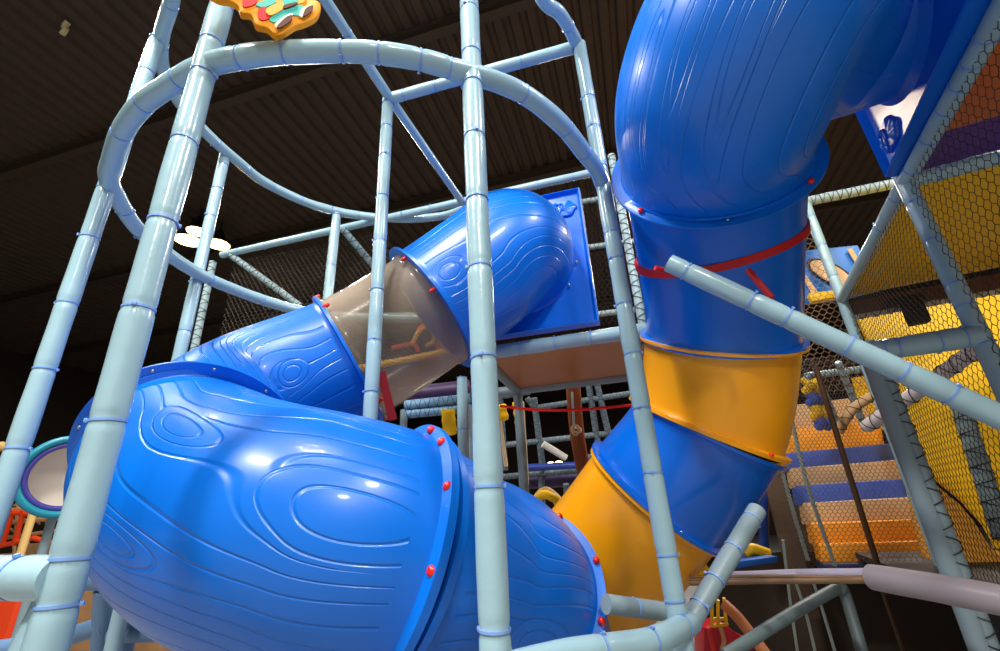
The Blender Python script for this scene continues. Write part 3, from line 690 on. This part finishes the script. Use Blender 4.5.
# braided yellow and blue column
bc = thing('braided_column', 'column of yellow and blue foam twists behind the net, left of the slim brown pole', 'column', W(812, 400, 4.9))
for k, (y, y2, mm) in enumerate(((378, 392, YELF), (392, 404, SBLUE), (404, 418, YELF), (418, 427, SBLUE))):
    x = 806+k*4; bm = bmesh.new()
    for dx in (0, 8): sweep(bm, resample(catmull([W(x+dx-3, y, 4.9), W(x+dx+4, (y+y2)/2, 4.85), W(x+dx, y2, 4.9)], 6), .02), .05, 10)
    link('foam_twist', bm, mm, bc)
yb_ = panel('moulded_wall', [W(852, 378, 6.6), W(870, 375, 6.6), W(880, 400, 6.6), W(885, 430, 6.6), W(870, 425, 6.6), W(858, 400, 6.6)], UR, .05, YELF, None, 0)
tag(yb_, 'small yellow panel behind the net, above the top of the foam stairs', 'wall panel')
# dark backing wall behind and under the deck
bm = bmesh.new(); c_ = RP(LU+1.6, 1.0, 0); box(bm, Vector((c_.x, c_.y, .5)), UR, VR, Z, .1, 5.5, 1.0)
tag(link('skirt_board', bm, mat('dark_skirt', (58, 46, 34), .7, var=.15)), 'dark brown boarding closing off the space under the right-hand deck', 'boarding')
dd = panel('deck_floor', [RP(.1, -.3, 1.02), RP(.1, 3.2, 1.02), RP(LU+1.5, 3.2, 1.02), RP(LU+1.5, -.3, 1.02)], -Z, .05, mat('deck_dark', (50, 42, 38), .7), None, 0)
tag(dd, 'dark floor of the netted deck below the foam stairs', 'deck floor')
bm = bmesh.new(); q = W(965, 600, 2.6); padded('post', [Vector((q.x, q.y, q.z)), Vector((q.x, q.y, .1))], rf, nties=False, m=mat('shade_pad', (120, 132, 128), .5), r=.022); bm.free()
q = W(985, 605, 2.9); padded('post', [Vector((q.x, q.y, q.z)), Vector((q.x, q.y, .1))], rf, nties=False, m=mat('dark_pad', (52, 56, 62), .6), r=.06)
# grey handrail
hr = thing('handrail', 'bent grey handrail in the dark space at the bottom right', 'handrail', W(840, 600, 2.6))
P_ = [W(725, 656, 2.2), W(790, 615, 2.4), W(834, 590, 2.6), W(841, 589, 2.6), W(846, 597, 2.6), W(866, 665, 2.4)]
bm = bmesh.new(); sweep(bm, resample(catmull(P_, 8), .02), .03, 12); link('rail', bm, mat('grey_rail', (94, 112, 116), .45), hr)
for i, (pts, lb) in enumerate(((((783, 540), (790, 600), (798, 655)), 'pale rope hanging past the rusty cross bar, left of three under the deck'), (((793, 575), (805, 610), (816, 655)), 'pale rope under the deck, the middle one of three'), (((812, 578), (824, 615), (836, 655)), 'pale rope under the deck, just left of the grey handrail bend'))):
    bm = bmesh.new(); sweep(bm, resample(catmull([W(x, y, 2.9) for x, y in pts], 8), .02), .009, 8); tag(link('rope', bm, ROPE), lb, 'rope', 'ropes hanging under the deck')
# small bits at the foot of the right slide
tr_ = thing('toy_ride', 'red and yellow toddler ride at the bottom, right of the curved rail', 'ride', W(720, 640, 3.2))
panel('seat', [W(x, y, 3.2) for x, y in ((704, 628), (722, 622), (738, 634), (752, 640), (756, 665), (704, 665))], Vector((0, 1, 0)), .2, mat('ride_red', (190, 20, 44), .35), tr_, .02)
bm = bmesh.new()
for (x, y, x2, y2) in ((711, 619, 727, 619), (711, 626, 728, 624), (712, 602, 712, 624), (718, 600, 718, 624), (724, 598, 726, 622)): sweep(bm, [W(x, y, 3.1), W(x2, y2, 3.1)], .011, 8)
link('basket', bm, YELF, tr_)
bm = bmesh.new(); sweep(bm, [W(708, 627, 3.0), W(714, 652, 3.0)], .013, 8); link('handle', bm, mat('handle_red', (240, 40, 30), .4), tr_)
bm = bmesh.new(); sweep(bm, resample(catmull([W(720, 626, 3.1), W(724, 640, 3.1), W(722, 650, 3.1)], 4), .02), .014, 8); link('lever', bm, BEIGE, tr_)
bm = bmesh.new(); sweep(bm, resample(catmull([W(724, 604, 3.0), W(740, 620, 2.9), W(770, 660, 2.7)], 6), .02), .034, 14)
tag(link('peach_pole', bm, mat('peach_pad', (206, 130, 84), .45)), 'peach-coloured padded pole leaning behind the grey handrail', 'pole')
bm = bmesh.new()
for r_ in range(5):
    for c_ in range(3-(r_ < 1)):
        bmesh.ops.create_icosphere(bm, subdivisions=2, radius=.034, matrix=Matrix.Translation(W(701+c_*6-r_*.8, 556+r_*5, 3.1)))
tag(link('ball_net', bm, YELF), 'clump of yellow foam knobs beside the foot of the right post', 'padding')
jt = thing('strap_joint', 'black joint with a red strap at the bottom of the yellow tube slide', 'strap', W(713, 560, 2.9))
bm = bmesh.new(); sweep(bm, [W(702, 538, 2.9), W(712, 556, 2.9)], .022, 8); link('strap', bm, REDW, jt)
bm = bmesh.new(); bmesh.ops.create_icosphere(bm, subdivisions=3, radius=.05, matrix=Matrix.Translation(W(714, 562, 2.9))); link('joint', bm, DARK, jt)
bf = thing('bee_figure', 'small yellow round foam piece with dark stripe above the black joint', 'foam shape', W(721, 543, 3.3))
bm = bmesh.new(); bmesh.ops.create_icosphere(bm, subdivisions=3, radius=.055, matrix=Matrix.Translation(W(721, 545, 3.3))); link('body', bm, YELF, bf)
bm = bmesh.new(); bmesh.ops.create_icosphere(bm, subdivisions=3, radius=.022, matrix=Matrix.Translation(W(720, 541, 3.25))); link('spot', bm, DARK, bf)
lo = thing('low_bridge', 'low bridge with blue mat and yellow foam behind the leaning brace at the bottom right', 'bridge', W(760, 560, 3.8))
panel('mat', [W(734, 562, 3.6), W(778, 556, 3.6), W(778, 562, 3.6), W(734, 569, 3.6)], Vector((0, 1, 0)), .3, mat('mat_blue', (20, 96, 190), .4), lo, .01)
bm = bmesh.new(); sweep(bm, resample(catmull([W(744, 553, 3.8), W(752, 549, 3.8), W(768, 554, 3.8)], 5), .02), .045, 10); link('foam', bm, YELF, lo)
# ---- left background
ho = thing('tube_mouth', 'teal and purple rimmed mouth of a grey tube behind the nearest post', 'slide', W(66, 476, 4.4))
hc = W(68, 476, 4.6); ax = (hc-CAM); ax.z = 0; ax.normalize(); ax = (ax+Vector((-.35, .2, .1))).normalized()
def ringp_(c, R, r, m, nm, par):
    n_ = perp(ax); b_ = ax.cross(n_); bm = bmesh.new(); P_ = [c+(n_*math.cos(t)+b_*math.sin(t))*R for t in [2*math.pi*k/64 for k in range(65)]]
    sweep(bm, P_, r, 10, cap=False); link(nm, bm, m, par)
ringp_(hc, .36, .035, mat('teal_rim', (20, 132, 158), .35), 'teal_rim', ho); ringp_(hc+ax*.02, .305, .026, mat('violet_rim', (66, 60, 150), .35), 'purple_rim', ho)
bm = bmesh.new(); P_ = resample(catmull([hc, hc+ax*.2, hc+ax*.42], 6), .05)
sweep(bm, P_, .30, 40, cap=False); bm.faces.new([v for v in bm.verts][-40:]); bmesh.ops.reverse_faces(bm, faces=bm.faces); link('tube', bm, mat('tube_white', (236, 230, 222), .5), ho)
bm = bmesh.new(); q = hc+ax*.3; sweep(bm, [Vector((q.x, q.y, q.z-.3)), Vector((q.x, q.y, 0))], .04, 12); link('support_post', bm, GREYPAD, ho)
q = W(50, 459, 7); bm = bmesh.new(); sweep(bm, [Vector((q.x, q.y, 0)), q], .05, 12, True); sweep(bm, [W(0, 446, 7), W(60, 462, 7)], .07, 12); tag(link('cream_pipe', bm, mat('cream_pad', (226, 190, 120), .4)), 'cream pipe reaching the teal-rimmed tube mouth at the left edge', 'pipe')
oc = thing('ropes_course', 'distant ropes course of cream trusses and orange straps at the lower left edge', 'ropes course', W(20, 540, 8))
for (x, y, x2, y2, r_) in ((-10, 498, 60, 490, .06), (-10, 512, 60, 506, .05), (-10, 524, 60, 518, .05), (-10, 540, 62, 530, .04), (0, 556, 60, 552, .04), (18, 500, 12, 580, .03), (30, 500, 26, 580, .03), (48, 500, 44, 580, .03), (10, 492, 24, 506, .02), (28, 492, 14, 506, .02), (24, 510, 40, 524, .02), (6, 524, 22, 540, .02)):
    bm = bmesh.new(); sweep(bm, [W(x, y, 8), W(x2, y2, 8)], r_*.8, 8); link('truss_bar', bm, CREAM, oc)
for (x, y, x2, y2) in ((-8, 511, 58, 516), (13, 510, 2, 545), (24, 510, 14, 545), (-8, 548, 34, 538), (34, 538, 52, 543), (40, 515, 54, 512)):
    bm = bmesh.new(); sweep(bm, [W(x, y, 7.8), W(x2, y2, 7.8)], .04, 8); link('orange_strap', bm, ORANGE, oc)
q = W(6, 620, 5); bm = bmesh.new(); q.z = .62; box(bm, q, V, U, Z, .3, .1, 1.24, .02); tag(link('orange_panel', bm, ORANGE), 'orange panel at the lower left corner under the near beam', 'panel')
q = W(117, 612, 5.2); bm = bmesh.new(); q.z = .5; box(bm, q, V, U, Z, .12, .05, 1.0, .02); tag(link('orange_panel', bm, ORANGE), 'narrow orange panel behind the pipes below the big blue elbow', 'panel')
wv = mat('woven_mesh', (190, 146, 100), .8, bump=.01, bscale=90, var=.3)
q = W(90, 610, 7); bm = bmesh.new(); box(bm, Vector((q.x, q.y, .75)), V, U, Z, 3.6, .05, 1.5, .01); tag(link('mesh_wall', bm, wv), 'tan woven mesh wall at the lower left behind the padded pipes', 'mesh wall')
lb = thing('low_barrier', 'low bluish grey padded frame under the left end of the big blue elbow', 'barrier', W(110, 600, 2.6))
for pts, r_ in ((((60, 580), (132, 582)), .05), (((-20, 652), (60, 642)), .05), (((105, 590), (100, 660)), .05), (((58, 640), (106, 624)), .05), (((112, 634), (190, 630)), .05), (((124, 590), (150, 590)), .04), (((128, 610), (124, 660)), .045)):
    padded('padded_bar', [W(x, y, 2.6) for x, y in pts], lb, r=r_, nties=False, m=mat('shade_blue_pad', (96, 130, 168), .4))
# ---- sign on the nearest post
sg = thing('cutout_sign', 'yellow-edged cut-out sign with red, teal and brown shapes at the top of the nearest post', 'sign', W(270, 10, 1.72))
sp0 = W(270, 10, 1.72); sn = Vector((-.45, .89, -.0)).normalized()
def sgp(x, y, off=0): return onp(x, y, sp0-sn*off, sn)
outl = [(205, -12), (216, 0), (230, 3), (238, 8), (241, 15), (251, 17), (256, 27), (267, 30), (274, 36), (281, 37), (296, 28), (303, 26), (316, 20), (321, 11), (319, 4), (312, 0), (318, -20), (300, -48), (262, -55), (225, -40)]
OP = catmull([Vector((x, y-3, 0)) for x, y in outl], 4, True)
panel('board', [sgp(p.x, p.y) for p in OP], sn, .03, mat('sign_yellow', (236, 150, 0), .6, spec=.2), sg, .008)
def shp(pts, m, nm, off=.004, th=.006, sm=4):
    Q = catmull([Vector((x, y, 0)) for x, y in pts], sm, True) if sm else [Vector((x, y, 0)) for x, y in pts]
    panel(nm, [sgp(p.x, p.y, off) for p in Q], sn, th, m, sg, 0)
RD = mat('sign_red', (200, 0, 8), .7, spec=.2); TL = mat('sign_teal', (70, 180, 168), .7, spec=.2); BR = mat('sign_brown', (86, 44, 30), .7, spec=.2); CRM = mat('sign_cream', (226, 232, 200), .55, spec=.2); YD = mat('sign_amber', (244, 160, 20), .55, spec=.2)
shp([(244, -3), (256, -3), (257, 2), (250, 6), (243, 6)], RD, 'red_shape'); shp([(259, 8), (266, 7), (268, 14), (270, 18), (262, 20), (258, 16)], RD, 'red_shape')
shp([(256, 4), (272, -2), (276, 2), (264, 7)], TL, 'teal_shape'); shp([(270, 18), (284, 8), (296, 5), (303, 6), (300, 15), (290, 15), (275, 22)], TL, 'teal_shape')
shp([(266, 9), (280, 2), (284, 5), (281, 10), (270, 15)], YD, 'amber_shape', .008); shp([(296, -4), (306, -4), (304, 2), (296, 3)], YD, 'amber_shape')
shp([(283, -3), (296, -5), (296, 4), (285, 6)], TL, 'teal_shape', .006); shp([(284, 5), (296, 2), (296, 4), (285, 8)], BR, 'brown_shape', .010)
shp([(275, 24), (286, 15), (293, 14), (280, 27)], CRM, 'cream_shape', .010); shp([(277, 26), (286, 17), (292, 15), (291, 20), (281, 27)], BR, 'brown_shape', .016)
shp([(299, 14), (304, 7), (313, 5), (303, 16)], CRM, 'cream_shape', .010); shp([(303, 15), (306, 8), (313, 5), (312, 10), (306, 15)], BR, 'brown_shape', .016)
# ---- scrap hanging from the ceiling
bm = bmesh.new(); q = onz(64, 28, CZ-.03)
sweep(bm, resample(catmull([onz(68, 22, CZ-.02), onz(64, 27, CZ-.08), onz(66, 29, CZ-.1), onz(62, 34, CZ-.14)], 5), .03), .035, 6)
tag(link('torn_scrap', bm, mat('scrap', (214, 200, 150), .8)), 'pale torn scrap stuck to the ceiling at the upper left', 'scrap')
# ---- visible ceiling lamps
EM = mat('lamp_glow', (255, 196, 110), .5, emit=24)
for i, (x, y, lb_, s_) in enumerate(((188, 240, 'left lamp of the glowing cluster beside the nearest post', .26), (197, 231, 'upper lamp of the glowing cluster beside the nearest post', .2), (218, 244, 'right lamp of the glowing cluster beside the nearest post', .24))):
    q = onz(x, y, CZ-.55); t_ = thing('ceiling_lamp', lb_, 'ceiling lamp', q, 'lamps glowing beside the nearest post')
    for nm, prof, mm in (('housing', [(0, .32), (.06, .32), (.1, .2), (s_*.7, .03), (s_+.02, 0), (s_+.02, -.02), (s_-.01, -.02), (.2, .02)], DARK), ('lens', [(0, -.03), (s_*.6, -.03), (s_-.02, -.012), (s_-.02, .0), (0, .0)], EM), ('stem', [(0, .54), (.02, .54), (.02, .3), (0, .3)], DARK)):
        bm = bmesh.new(); rows = []
        for (r_, z_) in prof: rows.append([bm.verts.new(q+Vector((math.cos(a)*max(r_, .0005), math.sin(a)*max(r_, .0005), z_))) for a in [2*math.pi*k/28 for k in range(28)]])
        for a_ in range(len(rows)-1):
            for k in range(28): bm.faces.new((rows[a_][k], rows[a_][(k+1) % 28], rows[a_+1][(k+1) % 28], rows[a_+1][k]))
        bmesh.ops.recalc_face_normals(bm, faces=bm.faces); link(nm, bm, mm, t_)
for i, (x, y, lb_) in enumerate(((551, 464, 'left of the two small bright lamps far behind, under the raised deck'), (559, 463, 'right of the two small bright lamps far behind, under the raised deck'))):
    t_ = W(x, y, 9); bm = bmesh.new(); bmesh.ops.create_icosphere(bm, subdivisions=2, radius=.06, matrix=Matrix.Translation(t_) @ Matrix.Diagonal((1.3, 1, .7, 1))); tag(link('small_lamp', bm, EM), lb_, 'lamp', 'small lamps far behind')
q = W(930, 352, 6.3); bm = bmesh.new(); bmesh.ops.create_icosphere(bm, subdivisions=2, radius=.09, matrix=Matrix.Translation(q) @ Matrix.Diagonal((1.6, 1, .5, 1))); tag(link('small_lamp', bm, EM), 'small bright lamp behind the short level rail at the right', 'lamp')
#REST_END
# =================================================================== LIGHTS
def lamp(p, power, size=.85, color=(1, .94, .86), aim=None):
    l = bpy.data.lights.new('lamp', 'AREA'); l.shape = 'DISK'; l.size = size; l.energy = power; l.color = color
    o = bpy.data.objects.new('lamp', l); C.objects.link(o); o.location = p
    d = (Vector(aim) if aim else Vector(p)-Z)-Vector(p); o.rotation_euler = d.to_track_quat('-Z', 'Y').to_euler()
for (x, y, e) in [(-3.2, -1.8, 500), (2.2, -2.6, 360), (-1.2, .2, 350), (4.4, .4, 220), (-5, 3, 300), (5.5, 9.5, 200), (-3.5, 8, 250), (5.5, 6.5, 400), (1, -6, 400)]:
    lamp((x, y, CZ-.5), e)
lamp((1.95, 7.9, CZ-.5), 55, 1.1, (1, .8, .6))  # unseen warm lamp, added so the right mounting panel reflects it
w = bpy.data.worlds.new('world'); bpy.context.scene.world = w; w.use_nodes = True
w.node_tree.nodes['Background'].inputs[0].default_value = (.75, .85, 1, 1); w.node_tree.nodes['Background'].inputs[1].default_value = .3
vs = bpy.context.scene.view_settings; vs.view_transform = 'Standard'; vs.look = 'None'; vs.gamma = 1; vs.exposure = 0; vs.use_curve_mapping = False
